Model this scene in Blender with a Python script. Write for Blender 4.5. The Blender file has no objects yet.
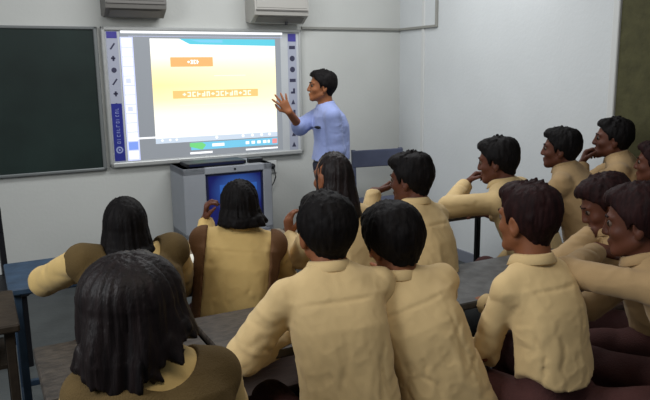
import bpy, math, random
import numpy as np
from math import sin, cos, radians, pi, sqrt
from mathutils import Vector, Matrix

scene = bpy.context.scene
col = scene.collection
rng = np.random.default_rng(7)
random.seed(7)

# ------------------------------------------------------------------ camera frame and room frame
FOC, PITCH, ROLL, CAMH = 670.0, radians(11.0), radians(-0.81), 1.63
AZ = radians(62.47)                       # compass direction of the front wall, left to right
E1 = np.array([sin(AZ), cos(AZ), 0.0])    # along the front wall
NN = np.array([-cos(AZ), sin(AZ), 0.0])   # towards the front wall
ROOMZ = math.atan2(E1[1], E1[0])          # room rotation
VW, UR = 5.35, 3.60                       # front wall distance, right wall distance
_F = np.array([0, cos(PITCH), -sin(PITCH)]); _R = np.array([1.0, 0, 0]); _U = np.cross(_R, _F)
_R2 = _R*cos(ROLL) + _U*sin(ROLL); _U2 = np.cross(_R2, _F)
CAM = np.array([0, 0, CAMH])

def ray(x, y):
    d = _F*FOC + _R2*(x-325) + _U2*(200-y)
    return d/d[1]
def at(x, y, Y): return CAM + ray(x, y)*Y
def room(u, v, z=0.0): return E1*u + NN*v + np.array([0, 0, z])
def on_front(x, y, v=VW):
    d = ray(x, y); P = CAM + d*(v/(d@NN)); return P@E1, P[2]
def on_right(x, y, u=UR):
    d = ray(x, y); P = CAM + d*(u/(d@E1)); return P@NN, P[2]

def lin(c):
    return tuple(((v/255)/12.92 if v/255 <= 0.04045 else ((v/255+0.055)/1.055)**2.4) for v in c)

# ------------------------------------------------------------------ materials
def mat(name, rgb, rough=0.7, var=0.0, vscale=8.0, bump=0.0, bscale=60.0, metal=0.0, spec=0.3, stretch=None, rgb2=None, sheen=0.0, sss=0.0):
    m = bpy.data.materials.new(name); m.use_nodes = True
    nt = m.node_tree; N = nt.nodes; L = nt.links; b = N['Principled BSDF']
    c = lin(rgb)
    b.inputs['Base Color'].default_value = (*c, 1); b.inputs['Roughness'].default_value = rough
    b.inputs['Metallic'].default_value = metal; b.inputs['Specular IOR Level'].default_value = spec
    if sheen: b.inputs['Sheen Weight'].default_value = sheen
    tc = N.new('ShaderNodeTexCoord'); mp = N.new('ShaderNodeMapping'); L.new(tc.outputs['Object'], mp.inputs[0])
    if stretch: mp.inputs['Scale'].default_value = stretch
    if var or rgb2:
        n = N.new('ShaderNodeTexNoise'); n.inputs['Scale'].default_value = vscale; n.inputs['Detail'].default_value = 6
        L.new(mp.outputs[0], n.inputs['Vector'])
        r = N.new('ShaderNodeValToRGB'); r.color_ramp.elements[0].position = .32; r.color_ramp.elements[1].position = .68
        c2 = lin(rgb2) if rgb2 else tuple(v*(1-var) for v in c)
        c1 = c if rgb2 else tuple(min(1, v*(1+var*.5)) for v in c)
        r.color_ramp.elements[0].color = (*c2, 1); r.color_ramp.elements[1].color = (*c1, 1)
        L.new(n.outputs['Fac'], r.inputs['Fac']); L.new(r.outputs[0], b.inputs['Base Color'])
    if bump:
        n2 = N.new('ShaderNodeTexNoise'); n2.inputs['Scale'].default_value = bscale; n2.inputs['Detail'].default_value = 4
        L.new(mp.outputs[0], n2.inputs['Vector'])
        bp = N.new('ShaderNodeBump'); bp.inputs['Strength'].default_value = bump; bp.inputs['Distance'].default_value = 0.01
        L.new(n2.outputs['Fac'], bp.inputs['Height']); L.new(bp.outputs[0], b.inputs['Normal'])
    return m

def glow(name, rgb, strength=1.0):
    m = bpy.data.materials.new(name); m.use_nodes = True
    b = m.node_tree.nodes['Principled BSDF']; c = lin(rgb)
    b.inputs['Base Color'].default_value = (*[v*.3 for v in c], 1)
    b.inputs['Emission Color'].default_value = (*c, 1); b.inputs['Emission Strength'].default_value = strength
    b.inputs['Roughness'].default_value = .5
    return m

M = {}
M['wall'] = mat('wall_paint', (192, 194, 190), .9, .05, 1.6, .15, 40)
M['wall_right'] = mat('wall_paint_bluish', (200, 204, 205), .9, .05, 1.6, .15, 40)
M['floor'] = mat('floor_concrete', (78, 82, 82), .55, .3, 3.0, .2, 30)
M['olive'] = mat('olive_paint', (74, 72, 46), .8, .22, 14, .3, 30)
M['jamb'] = mat('white_paint', (200, 202, 200), .6)
M['slate'] = mat('blackboard_green', (29, 43, 40), .55, .3, 2.2, .05, 60)
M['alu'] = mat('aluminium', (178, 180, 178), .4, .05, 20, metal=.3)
M['alu_dark'] = mat('aluminium_dark', (120, 124, 124), .45, metal=.3)  # darker grey metal for the blackboard frame and cabinet handles
M['board'] = mat('board_face', (196, 200, 202), .45, .02)
M['strip'] = mat('board_strip', (170, 174, 190), .5)
M['icon'] = mat('board_icon', (62, 62, 84), .5)
M['navy'] = mat('navy_print', (46, 52, 138), .45)
M['violet'] = mat('violet_print', (74, 70, 150), .45)
M['print_pale'] = mat('pale_print', (150, 160, 205), .5)
M['ac_front'] = mat('grey_plastic_pale', (168, 166, 160), .5)
M['ac_under'] = mat('grey_plastic', (112, 110, 106), .55)
M['black'] = mat('black_plastic', (22, 23, 27), .45)
M['blackmetal'] = mat('black_painted_steel', (30, 29, 30), .5, .3, 20)
M['cab'] = mat('grey_cabinet', (150, 154, 160), .5, .04)
M['cab_dark'] = mat('grey_cabinet_dark', (120, 124, 134), .5)
M['deskwood'] = mat('dark_desk_laminate', (72, 65, 58), .42, .0, 26, .12, 60, rgb2=(42, 37, 34), stretch=(1, 2.2, 1), spec=.5)
M['browntop'] = mat('brown_desk_laminate', (118, 104, 86), .5, .0, 22, .12, 60, rgb2=(82, 71, 60), stretch=(1, 2.2, 1), spec=.4)
M['greydesk'] = mat('grey_desk_laminate', (96, 97, 97), .45, .0, 18, .1, 50, rgb2=(66, 67, 68), spec=.5)
M['bluedesk'] = mat('blue_painted_wood', (52, 72, 94), .5, .3, 14, .15, 40, spec=.5)
M['benchwood'] = mat('brown_bench_wood', (70, 52, 44), .6, .3, 14, .2, 50, stretch=(1, 6, 6))
M['brownwood'] = mat('brown_post_wood', (52, 43, 33), .6, .3, 14, .2, 50)
M['green'] = mat('green_paint', (38, 92, 52), .5, .2)
M['bluegrey'] = mat('bluegrey_paint', (84, 90, 112), .5, .15)
M['paper'] = mat('paper', (225, 222, 210), .8)
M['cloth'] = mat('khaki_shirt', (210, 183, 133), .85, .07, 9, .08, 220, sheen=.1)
M['cloth_r'] = mat('khaki_shirt_dim_lit', (170, 142, 102), .85, .08, 9, .08, 220, sheen=.1)  # same khaki shirt with the dim brown light on the right tinted in
M['cloth_y'] = mat('yellow_kameez', (204, 174, 112), .85, .07, 9, .08, 220, sheen=.1)
M['blue'] = mat('blue_shirt', (146, 160, 208), .8, .06, 9, .2, 160, sheen=.1)
M['vest'] = mat('brown_waistcoat', (92, 74, 42), .9, .12, 10, .3, 220)
M['vest_r'] = mat('brown_waistcoat_red', (96, 66, 40), .9, .12, 10, .3, 220)
M['trouser'] = mat('maroon_trouser', (72, 42, 40), .85, .25, 10, .3, 160)
M['trouser_navy'] = mat('navy_trouser', (40, 44, 62), .85, .2, 10, .2, 160)
M['skin'] = mat('brown_skin', (134, 84, 56), .55, .12, 14, .05, 200)
M['skin_d'] = mat('dark_brown_skin', (92, 54, 40), .55, .12, 14, .05, 200)
M['skin_t'] = mat('tan_skin', (146, 92, 58), .55, .12, 14, .05, 200)
M['hair'] = mat('black_hair', (21, 18, 18), .62, .0, 70, .25, 150, rgb2=(12, 10, 11), stretch=(1, 1, .15), spec=.1)
M['hair_r'] = mat('black_hair_red_lit', (42, 22, 22), .62, .0, 70, .25, 150, rgb2=(26, 14, 15), stretch=(1, 1, .15), spec=.1)  # black hair, reddish light on the right side put into its colour
M['hair_g'] = mat('dark_brown_hair', (30, 21, 21), .5, .0, 50, .3, 120, rgb2=(17, 13, 14), stretch=(1, 1, .10), spec=.2)
M['eye'] = mat('eye_white', (104, 86, 74), .5)
M['iris'] = mat('iris_dark', (25, 16, 12), .2)
M['shoe'] = mat('black_shoe', (24, 22, 22), .4)
M['leather'] = mat('black_leather', (20, 18, 18), .45)

# ------------------------------------------------------------------ object helpers
def link(o, parent=None):
    col.objects.link(o)
    if parent is not None: o.parent = parent
    return o
def tag(o, label=None, cat=None, group=None, kind=None):
    for k, v in (('label', label), ('category', cat), ('group', group), ('kind', kind)):
        if v: o[k] = v
    return o
def empty(name, loc, rz=0.0):
    o = bpy.data.objects.new(name, None); o.location = tuple(loc); o.rotation_euler = (0, 0, rz); o.empty_display_size = .1
    return link(o)

class MB:
    """collects shapes; build() makes ONE mesh object"""
    def __init__(s): s.v = []; s.f = []
    def _add(s, vs, fs):
        n = len(s.v); s.v += [tuple(map(float, p)) for p in vs]; s.f += [tuple(i+n for i in f) for f in fs]; return s
    def box(s, x0, x1, y0, y1, z0, z1, b=0.0):
        if x1 < x0: x0, x1 = x1, x0
        if y1 < y0: y0, y1 = y1, y0
        if z1 < z0: z0, z1 = z1, z0
        b = min(b, (x1-x0)*.45, (y1-y0)*.45, (z1-z0)*.45)
        if b <= 0:
            vs = [(x, y, z) for z in (z0, z1) for y in (y0, y1) for x in (x0, x1)]
            return s._add(vs, [(0, 2, 3, 1), (4, 5, 7, 6), (0, 1, 5, 4), (2, 6, 7, 3), (0, 4, 6, 2), (1, 3, 7, 5)])
        # chamfered box: stacked rings
        def ring(z, i):
            c = b
            xa, xb, ya, yb = x0+i, x1-i, y0+i, y1-i
            return [(xa+c, ya, z), (xb-c, ya, z), (xb, ya+c, z), (xb, yb-c, z), (xb-c, yb, z), (xa+c, yb, z), (xa, yb-c, z), (xa, ya+c, z)]
        vs = ring(z0, b*.6)+ring(z0+b, 0)+ring(z1-b, 0)+ring(z1, b*.6)
        fs = [tuple(range(7, -1, -1)), tuple(range(24, 32))]
        for k in range(3):
            for i in range(8): fs.append((k*8+i, k*8+(i+1) % 8, k*8+8+(i+1) % 8, k*8+8+i))
        return s._add(vs, fs)
    def tube(s, pts, r, n=10):
        P = [Vector(p) for p in pts]; rings = []
        for i, p in enumerate(P):
            t = (P[min(i+1, len(P)-1)]-P[max(i-1, 0)]).normalized()
            a = t.orthogonal().normalized() if i == 0 else (a0-t*a0.dot(t)).normalized()
            a0 = a; b = t.cross(a)
            rr = r[i] if isinstance(r, (list, tuple)) else r
            rings.append([p+a*(rr*cos(2*pi*k/n))+b*(rr*sin(2*pi*k/n)) for k in range(n)])
        vs = [q for g in rings for q in g]; fs = [tuple(range(n-1, -1, -1)), tuple(range((len(P)-1)*n, len(P)*n))]
        for i in range(len(P)-1):
            for k in range(n): fs.append((i*n+k, i*n+(k+1) % n, (i+1)*n+(k+1) % n, (i+1)*n+k))
        return s._add(vs, fs)
    def quad(s, pts): return s._add(pts, [tuple(range(len(pts)))])
    def build(s, name, m, parent=None, smooth=False, loc=None, rz=None):
        me = bpy.data.meshes.new(name); me.from_pydata(s.v, [], s.f); me.update()
        me.materials.append(m)
        if smooth: me.polygons.foreach_set('use_smooth', [True]*len(me.polygons))
        o = bpy.data.objects.new(name, me)
        if loc is not None: o.location = tuple(loc)
        if rz is not None: o.rotation_euler = (0, 0, rz)
        return link(o, parent)

def copy_tree(o, parent=None):
    c = o.copy(); col.objects.link(c); c.parent = parent
    for ch in o.children: copy_tree(ch, c)
    return c

# ------------------------------------------------------------------ implicit surface engine
_LAT = rng.random((32, 32, 32)).astype(np.float32)
def vnoise(x, y, z):
    x, y, z = np.broadcast_arrays(x, y, z)
    xi = np.floor(x).astype(int); yi = np.floor(y).astype(int); zi = np.floor(z).astype(int)
    fx, fy, fz = x-xi, y-yi, z-zi
    fx = fx*fx*(3-2*fx); fy = fy*fy*(3-2*fy); fz = fz*fz*(3-2*fz)
    x0, x1, y0, y1, z0, z1 = xi & 31, (xi+1) & 31, yi & 31, (yi+1) & 31, zi & 31, (zi+1) & 31
    A = _LAT
    c00 = A[x0, y0, z0]*(1-fx)+A[x1, y0, z0]*fx; c10 = A[x0, y1, z0]*(1-fx)+A[x1, y1, z0]*fx
    c01 = A[x0, y0, z1]*(1-fx)+A[x1, y0, z1]*fx; c11 = A[x0, y1, z1]*(1-fx)+A[x1, y1, z1]*fx
    return (c00*(1-fy)+c10*fy)*(1-fz)+(c01*(1-fy)+c11*fy)*fz

def f_cone(a, b, ra, rb, flat=None, ff=1.0):
    a = np.asarray(a, float); b = np.asarray(b, float); ba = b-a; L2 = max(ba@ba, 1e-9)
    def f(x, y, z):
        px, py, pz = x-a[0], y-a[1], z-a[2]
        t = np.clip((px*ba[0]+py*ba[1]+pz*ba[2])/L2, 0, 1)
        qx, qy, qz = px-t*ba[0], py-t*ba[1], pz-t*ba[2]
        if flat is not None:
            w = (qx*flat[0]+qy*flat[1]+qz*flat[2])*(1/ff-1)
            qx, qy, qz = qx+w*flat[0], qy+w*flat[1], qz+w*flat[2]
        return np.sqrt(qx*qx+qy*qy+qz*qz)-(ra+(rb-ra)*t)
    r = max(ra, rb)
    return f, np.minimum(a, b)-r, np.maximum(a, b)+r
def f_ell(c, r, Mx=None):
    c = np.asarray(c, float); r = np.asarray(r, float); Mx = np.eye(3) if Mx is None else Mx
    def f(x, y, z):
        px, py, pz = x-c[0], y-c[1], z-c[2]
        u = (px*Mx[0, 0]+py*Mx[1, 0]+pz*Mx[2, 0])/r[0]; v = (px*Mx[0, 1]+py*Mx[1, 1]+pz*Mx[2, 1])/r[1]; w = (px*Mx[0, 2]+py*Mx[1, 2]+pz*Mx[2, 2])/r[2]
        k0 = np.sqrt(u*u+v*v+w*w); k1 = np.sqrt((u/r[0])**2+(v/r[1])**2+(w/r[2])**2)+1e-9
        return k0*(k0-1)/k1
    R = r.max()
    return f, c-R, c+R

class Field:
    def __init__(s, h): s.h = h; s.ops = []
    def u(s, prim, k=.012): s.ops.append(('u', *prim, k)); return s
    def sub(s, prim, k=.008): s.ops.append(('s', *prim, k)); return s
    def cut(s, f, soft=0.0): s.ops.append(('i', f, None, None, soft)); return s
    def noise(s, f, band=.05): s.ops.append(('n', f, None, None, band)); return s
    def mesh(s):
        h = s.h
        lo = np.min([o[2] for o in s.ops if o[0] == 'u'], axis=0)-.03; hi = np.max([o[3] for o in s.ops if o[0] == 'u'], axis=0)+.03
        n = np.ceil((hi-lo)/h).astype(int)+1
        gx = (lo[0]+h*np.arange(n[0])).astype(np.float32)[:, None, None]
        gy = (lo[1]+h*np.arange(n[1])).astype(np.float32)[None, :, None]
        gz = (lo[2]+h*np.arange(n[2])).astype(np.float32)[None, None, :]
        D = np.full(tuple(n), .5, np.float32)
        for op, f, a, b, k in s.ops:
            if op in 'us':
                mg = k+3*h
                i0 = np.maximum(np.floor((a-mg-lo)/h).astype(int), 0); i1 = np.minimum(np.ceil((b+mg-lo)/h).astype(int)+1, n)
                if (i1 <= i0).any(): continue
                sl = tuple(slice(p, q) for p, q in zip(i0, i1))
                d = f(gx[sl[0]], gy[:, sl[1]], gz[:, :, sl[2]]); e = D[sl]
                if op == 's': d = -d; e = -e; 
                if op == 's':
                    # max(e, -prim) as -smin(-e, prim)
                    d = -d
                    dd = -d; ee = D[sl]
                    t = np.clip(.5-.5*(ee-dd)/k, 0, 1)
                    D[sl] = ee*(1-t)+dd*t+k*t*(1-t)
                else:
                    t = np.clip(.5+.5*(e-d)/k, 0, 1)
                    D[sl] = e*(1-t)+d*t-k*t*(1-t)
            elif op == 'i':
                m = D < .06
                ii = np.nonzero(m)
                D[ii] = np.maximum(D[ii], f(gx[ii[0], 0, 0], gy[0, ii[1], 0], gz[0, 0, ii[2]]))
            else:
                ii = np.nonzero(np.abs(D) < k)
                D[ii] += f(gx[ii[0], 0, 0], gy[0, ii[1], 0], gz[0, 0, ii[2]])
        D[0] = D[-1] = .1; D[:, 0] = D[:, -1] = .1; D[:, :, 0] = D[:, :, -1] = .1
        return surface_nets(D, lo, h)

def surface_nets(D, lo, h):
    S = D < 0
    n = np.array(D.shape)
    c = np.zeros(tuple(n-1), np.int8)
    for i in (0, 1):
        for j in (0, 1):
            for k in (0, 1): c += S[i:n[0]-1+i, j:n[1]-1+j, k:n[2]-1+k]
    act = (c > 0) & (c < 8)
    I = np.argwhere(act); idx = np.full(act.shape, -1, np.int64); idx[act] = np.arange(len(I))
    acc = np.zeros((len(I), 3)); cnt = np.zeros(len(I))
    cor = {}
    for i in (0, 1):
        for j in (0, 1):
            for k in (0, 1): cor[i, j, k] = D[I[:, 0]+i, I[:, 1]+j, I[:, 2]+k].astype(float)
    for ax in range(3):
        for p in (0, 1):
            for q in (0, 1):
                a = [p, q]; a.insert(ax, 0); b = [p, q]; b.insert(ax, 1)
                da, db = cor[tuple(a)], cor[tuple(b)]; m = (da < 0) != (db < 0)
                t = np.where(m, da/np.where(m, da-db, 1), 0)
                pt = np.tile(np.array(a, float), (len(I), 1)); pt[:, ax] = t
                acc[m] += pt[m]; cnt[m] += 1
    V = lo+h*(I+acc/cnt[:, None])
    Q = []
    for ax in range(3):
        sl0 = [slice(None)]*3; sl1 = [slice(None)]*3; sl0[ax] = slice(0, -1); sl1[ax] = slice(1, None)
        A, B = S[tuple(sl0)], S[tuple(sl1)]
        b, cax = (ax+1) % 3, (ax+2) % 3
        E = np.argwhere(A != B); E = E[(E[:, b] > 0) & (E[:, cax] > 0) & (E[:, b] < n[b]-1) & (E[:, cax] < n[cax]-1)]
        flip = A[E[:, 0], E[:, 1], E[:, 2]]
        def cell(db, dc):
            X = E.copy(); X[:, b] -= db; X[:, cax] -= dc
            return idx[X[:, 0], X[:, 1], X[:, 2]]
        q = np.stack([cell(1, 1), cell(0, 1), cell(0, 0), cell(1, 0)], 1)
        q[~flip] = q[~flip][:, ::-1]
        Q.append(q)
    return V, np.concatenate(Q)

def mesh_obj(name, V, Q, m, parent=None):
    me = bpy.data.meshes.new(name)
    me.vertices.add(len(V)); me.vertices.foreach_set('co', np.asarray(V, np.float32).ravel())
    me.loops.add(len(Q)*4); me.loops.foreach_set('vertex_index', Q.astype(np.int32).ravel())
    me.polygons.add(len(Q)); me.polygons.foreach_set('loop_start', np.arange(0, len(Q)*4, 4, dtype=np.int32))
    me.polygons.foreach_set('use_smooth', np.ones(len(Q), bool))
    me.update(calc_edges=True); me.validate(); me.materials.append(m)
    return link(bpy.data.objects.new(name, me), parent)

def nz(v): v = np.asarray(v, float); return v/max(np.linalg.norm(v), 1e-9)
def rotz(a): return np.array([[cos(a), -sin(a), 0], [sin(a), cos(a), 0], [0, 0, 1]])
def rotx(a): return np.array([[1, 0, 0], [0, cos(a), -sin(a)], [0, sin(a), cos(a)]])
def roty(a): return np.array([[cos(a), 0, sin(a)], [0, 1, 0], [-sin(a), 0, cos(a)]])

# ------------------------------------------------------------------ people
BODY_PROFILE = ([-.22, 0, .2, .4, .65, .82, .92, 1.0, 1.06], [.10, .150, .142, .130, .150, .150, .105, .055, .045], [.08, .112, .102, .095, .108, .095, .072, .055, .045])
SHIRT_PROFILE = ([-.3, 0, .2, .4, .65, .82, .92, 1.0, 1.06], [.192, .182, .172, .164, .172, .168, .12, .066, .055], [.155, .145, .135, .128, .132, .112, .084, .066, .055])

def f_torso(P, Nk, fwd, prof, s, curve, t0, t1, ga=1.0, gb=1.0, off=0.0):
    P = np.asarray(P); Nk = np.asarray(Nk); ax = Nk-P; L = np.linalg.norm(ax); up = ax/L
    rt = nz(np.cross(fwd, up)); fw = np.cross(up, rt)
    T, A, B = prof
    def f(x, y, z):
        px, py, pz = x-P[0], y-P[1], z-P[2]
        t = (px*up[0]+py*up[1]+pz*up[2])/L
        u = px*rt[0]+py*rt[1]+pz*rt[2]; v = px*fw[0]+py*fw[1]+pz*fw[2]
        v = v+curve*4*t*(1-t)
        a = np.interp(t, T, A)*s*ga+off; b = np.interp(t, T, B)*s*gb+off
        q = (np.abs(u/a)**2.4+np.abs(v/b)**2.4)**(1/2.4)
        d = (q-1)*np.minimum(a, b)
        return np.maximum(np.maximum(d, (t0-t)*L), (t-t1)*L)
    r = .26*s+abs(off)
    e = np.array([r, r, .1])
    lo = np.minimum(P+up*L*t0, Nk)-e; hi = np.maximum(P+up*L*t0, Nk)+e
    return f, lo, hi

def add_hand(F, W, d, nrm, s, curl, side, spread=.0, fat=1.0):
    d = nz(d); nrm = np.asarray(nrm, float); nrm = nz(nrm-d*(nrm@d)); lat = np.cross(d, nrm)*side
    for i in range(4):
        kb = W+d*(.080-.004*abs(i-1))*s+lat*(.027-.018*i)*s
        F.u(f_cone(W+lat*(.014-.009*i)*s+d*.004, kb, .0145*s*fat, .0115*s*fat), .010)
        L = (.072, .080, .074, .058)[i]*s; dd = nz(d+lat*spread*(1.5-i)); p = kb
        ang = 0.0
        for seg, fr in enumerate((.45, .30, .25)):
            ang += curl*((.75, 1.0, .8)[seg])+.06*i*curl
            v = dd*cos(ang)+nrm*sin(ang); q = p+v*L*fr
            F.u(f_cone(p, q, (.0092, .0085, .0078)[seg]*s*fat, (.0085, .0078, .0066)[seg]*s*fat), .003)
            p = q
    a = W+d*.018*s+lat*.018*s; b = a+nz(d*.62+lat*.72+nrm*.25)*.042*s; c = b+nz(d*.9+lat*.25+nrm*(.2+.4*curl))*.032*s; e = c+nz(d*.95+nrm*(.2+.7*curl))*.024*s
    F.u(f_cone(a, b, .0145*s*fat, .0115*s*fat), .008); F.u(f_cone(b, c, .0110*s*fat, .0095*s*fat), .004); F.u(f_cone(c, e, .0095*s*fat, .0075*s*fat), .003)

def person(label, head, yaw, hy=0, hp=0, hr=0, pel=(0, -.12), pz=.50, s=1.0, sw=.165, kind='boy', larm=None, rarm=None,
           skin='skin', hair='hair', shirt='cloth', trouser='trouser', vox=.007, curve=.03, cat='person', group=None, stand=False,
           hairlen=.26, hairw=1.0, vest=None, hem=-.10, seed=0, voxs=None, fold=1.0, thigh=None, hair_tuft=1.0, sleeve_end=.97, tuck=False, drop=.0, bs=.78, scoop=1.0, hv=1.0, slv=1.0, nx=0.0, tail=0.0, vx=.034, vee=0.0, wave=1.0, asym=0.0, nk=.110):
    yw = radians(yaw); Rb = rotz(yw)
    Hw = at(*head)
    sb = s*bs
    Nw = Hw+np.array([0, 0, -nk*s])-Rb@np.array([-nx, .03*s, 0])
    Pw = Nw+Rb@np.array([pel[0], pel[1], 0]); root = np.array([Pw[0], Pw[1], 0.0])
    loc = lambda w: Rb.T@(np.asarray(w)-root)
    H = loc(Hw); N = loc(Nw); P = np.array([0, 0, pz])
    fwd = np.array([0, 1.0, 0]); axis = nz(N-P)
    Mh = rotz(radians(hy))@roty(radians(hr))@rotx(radians(hp))
    hl = lambda x, y, z: H+Mh@(np.array([x, y, z])*s)
    rt = nz(np.cross(fwd, axis))
    shz = N-axis*(.072+drop)*s
    SH = {-1: shz-rt*sw*sb, 1: shz+rt*sw*sb}
    UA, FA = .270*s, .235*s
    arms = {}
    for sd, spec in ((-1, larm), (1, rarm)):
        if spec is None:
            e = SH[sd]+nz((sd*.25, .45, -.85))*UA; w = e+nz((-sd*.35, .9, .05))*FA; spec = {}
        else:
            def pt(v): return loc(at(*v)) if len(v) == 3 and v[0] > 5 else None
            ev = spec['el']; e = loc(at(*ev)) if abs(ev[0]) > 5 else SH[sd]+np.array(ev)
            l0 = np.linalg.norm(e-SH[sd])/UA
            e = SH[sd]+nz(e-SH[sd])*min(max(np.linalg.norm(e-SH[sd]), UA*.85), UA*1.15)
            wv = spec['wr']; w = loc(at(*wv)) if abs(wv[0]) > 5 else e+np.array(wv)
            l1 = np.linalg.norm(w-e)/FA
            w = e+nz(w-e)*FA*min(max(l1, .85), 1.15)
            print('ARM', label[:30], sd, 'upper %.2f fore %.2f' % (l0, l1))
        arms[sd] = (e, w, spec)
    # ---- body: one continuous skin
    B = Field(vox)
    B.u(f_torso(P, N, fwd, BODY_PROFILE, sb, curve, -.2, 1.02), .02)
    B.u(f_cone(N-axis*.03, hl(0, -.02, -.045), .056*s, .050*s), .02)
    for sd in (-1, 1):
        e, w, spec = arms[sd]
        B.u(f_cone(N-axis*.045*s+rt*sd*.04*s, SH[sd], .046*sb, .046*sb), .03)
        B.u(f_cone(SH[sd], e, .044*sb, .036*sb), .02); B.u(f_cone(e, w, .036*sb, .026*s), .015)
        hd = spec.get('hd'); hd = nz(w-e) if hd is None else np.array(hd, float)
        add_hand(B, w, hd, spec.get('pn', (0, .2, -1) if abs(hd[2]) < .8 else (-sd, 0, 0)), s, spec.get('curl', .35), sd if spec.get('th') is None else spec['th'], spec.get('spread', .06))
    # head
    B.u(f_ell(hl(0, -.008, .016), np.array([.074, .094, .088])*s, Mh), .01)
    B.u(f_ell(hl(0, .026, -.045), np.array([.056, .062, .066])*s, Mh), .03)
    B.u(f_ell(hl(0, .068, -.098), np.array([.024, .020, .017])*s, Mh), .025)
    for sd in (-1, 1):
        B.u(f_cone(hl(sd*.056, .0, -.06), hl(sd*.016, .07, -.097), .014*s, .014*s), .02)
        B.u(f_ell(hl(sd*.040, .058, -.032), np.array([.02, .02, .016])*s, Mh), .02)
        B.u(f_cone(hl(sd*.012, .084, .016), hl(sd*.044, .072, .018), .010*s, .009*s), .012)
        B.sub(f_ell(hl(sd*.031, .092, -.002), np.array([.015, .012, .009])*s, Mh), .008)
        ea = Mh@rotz(radians(sd*-18))
        B.u(f_ell(hl(sd*.078, -.012, -.012), np.array([.010, .020, .034])*s, ea), .008)
        B.u(f_ell(hl(sd*.076, -.008, -.040), np.array([.008, .010, .012])*s, ea), .006)
        B.sub(f_ell(hl(sd*.088, -.006, -.012), np.array([.006, .010, .017])*s, ea), .004)
        B.u(f_ell(hl(sd*.011, .094, -.038), np.array([.009, .009, .007])*s, Mh), .006)
    B.u(f_cone(hl(0, .086, .010), hl(0, .1025, -.034), .0085*s, .0115*s), .012)
    B.u(f_ell(hl(0, .088, -.064), np.array([.022, .011, .006])*s, Mh), .008)
    B.u(f_ell(hl(0, .086, -.076), np.array([.019, .011, .007])*s, Mh), .006)
    B.sub(f_ell(hl(0, .099, -.0695), np.array([.02, .006, .0018])*s, Mh), .003)
    # legs
    ta = {}
    for sd in (-1, 1):
        hip = P+np.array([sd*.085*s, 0, -.02])
        if stand:
            kn = hip+np.array([sd*.02, .02, -(hip[2]-.48)]); an = np.array([kn[0]+sd*.01, kn[1]-.03, .09])
        else:
            td = nz((sd*.22, 1, -.03)) if thigh is None else nz(thigh[sd])
            kn = hip+td*.40*s; an = np.array([kn[0], kn[1]+.02-(.0 if thigh is None else .02), .09]); 
        ta[sd] = (hip, kn, an)
        B.u(f_cone(hip, kn, .078*s, .054*s), .03); B.u(f_cone(kn, an, .054*s, .036*s), .02)
        B.u(f_cone(an+np.array([0, -.03, -.05]), an+np.array([sd*.02, .13, -.06]), .028, .024), .02)
    body = mesh_obj('person', *B.mesh(), M[skin])
    body.location = tuple(root); body.rotation_euler = (0, 0, yw)
    tag(body, label, cat, group)
    # ---- eyes
    for sd in (-1, 1):
        c = hl(sd*.031, .0765, -.002); mb = MB(); n = 10; r = .0125*s
        vs = [c+r*(Mh@np.array([sin(pi*i/n)*cos(2*pi*j/12), cos(pi*i/n), sin(pi*i/n)*sin(2*pi*j/12)])) for i in range(n+1) for j in range(12)]
        mb._add(vs, [(i*12+j, i*12+(j+1) % 12, (i+1)*12+(j+1) % 12, (i+1)*12+j) for i in range(n) for j in range(12)])
        eo = mb.build('eye', M['eye'], body, True); eo.data.materials.append(M['iris'])
        for k, p in enumerate(eo.data.polygons):
            if k//12 < 4: p.material_index = 1
    # ---- shirt
    sv = voxs or vox
    g = .010*s
    ns = rng.random(3)*20+seed
    S = Field(sv)
    S.u(f_torso(P, N, fwd, SHIRT_PROFILE if not tuck else BODY_PROFILE, sb, curve, hem, 1.0, off=0 if not tuck else .02), .02)
    for sd in (-1, 1):
        e, w, spec = arms[sd]
        S.u(f_cone(N-axis*.04*s+rt*sd*.05*s, SH[sd], .046*sb+g, .042*sb+g), .05)
        S.u(f_cone(SH[sd], e, .048*sb*(.4+.6*slv)+g, .052*sb*slv+g), .02)
        wf = e+(w-e)*sleeve_end if sleeve_end > .5 else None
        if wf is not None:
            S.u(f_cone(e, wf, .048*sb*slv+g, .030*s+g), .015)
            dirw = nz(w-e); pw = e+(w-e)*(sleeve_end)
            def capf(x, y, z, pw=pw, dirw=dirw):
                near = ((x-pw[0])**2+(y-pw[1])**2+(z-pw[2])**2) < .07**2
                return np.where(near, (x-pw[0])*dirw[0]+(y-pw[1])*dirw[1]+(z-pw[2])*dirw[2], -1.0)
            S.cut(capf)
        else:
            dirw = nz(e-SH[sd]); pw = e+nz(w-e)*.03
            S.u(f_cone(e, pw, .052*s+g, .048*s+g), .02)
    upv, Lx = axis, np.linalg.norm(N-P)
    def folds(x, y, z):
        t = ((x-P[0])*upv[0]+(y-P[1])*upv[1]+(z-P[2])*upv[2])/Lx
        wob = .35*vnoise(x*6+ns[1], y*6, z*6+ns[0])
        r1 = vnoise(x*11+ns[0]+wob*2, y*11+ns[1], z*3.2+ns[2]+x*5); r1 = np.clip(1-np.abs(2*r1-1)*1.6, 0, 1)**1.5
        r2 = vnoise(x*7+ns[1]+z*9, y*7+ns[2], z*11+ns[0]-x*8+wob*3); r2 = np.clip(1-np.abs(2*r2-1)*2.2, 0, 1)**1.5
        r3 = vnoise(x*24+ns[2]+z*12, y*24+ns[0], z*24+ns[1]-x*14); r3 = np.clip(1-np.abs(2*r3-1)*2.0, 0, 1)**1.5
        lowt = np.clip(1.15-t, .15, 1.0)
        arm = np.clip((np.abs(x-N[0])-.10)/.05, 0, 1)
        return min(fold, 1.0)*.85*(-.007*(r1-.2)*lowt*(1-.5*arm)+.005*(r2-.15)*(.35+.65*arm)-.003*(r3-.2)*(.5+.5*lowt))
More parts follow.
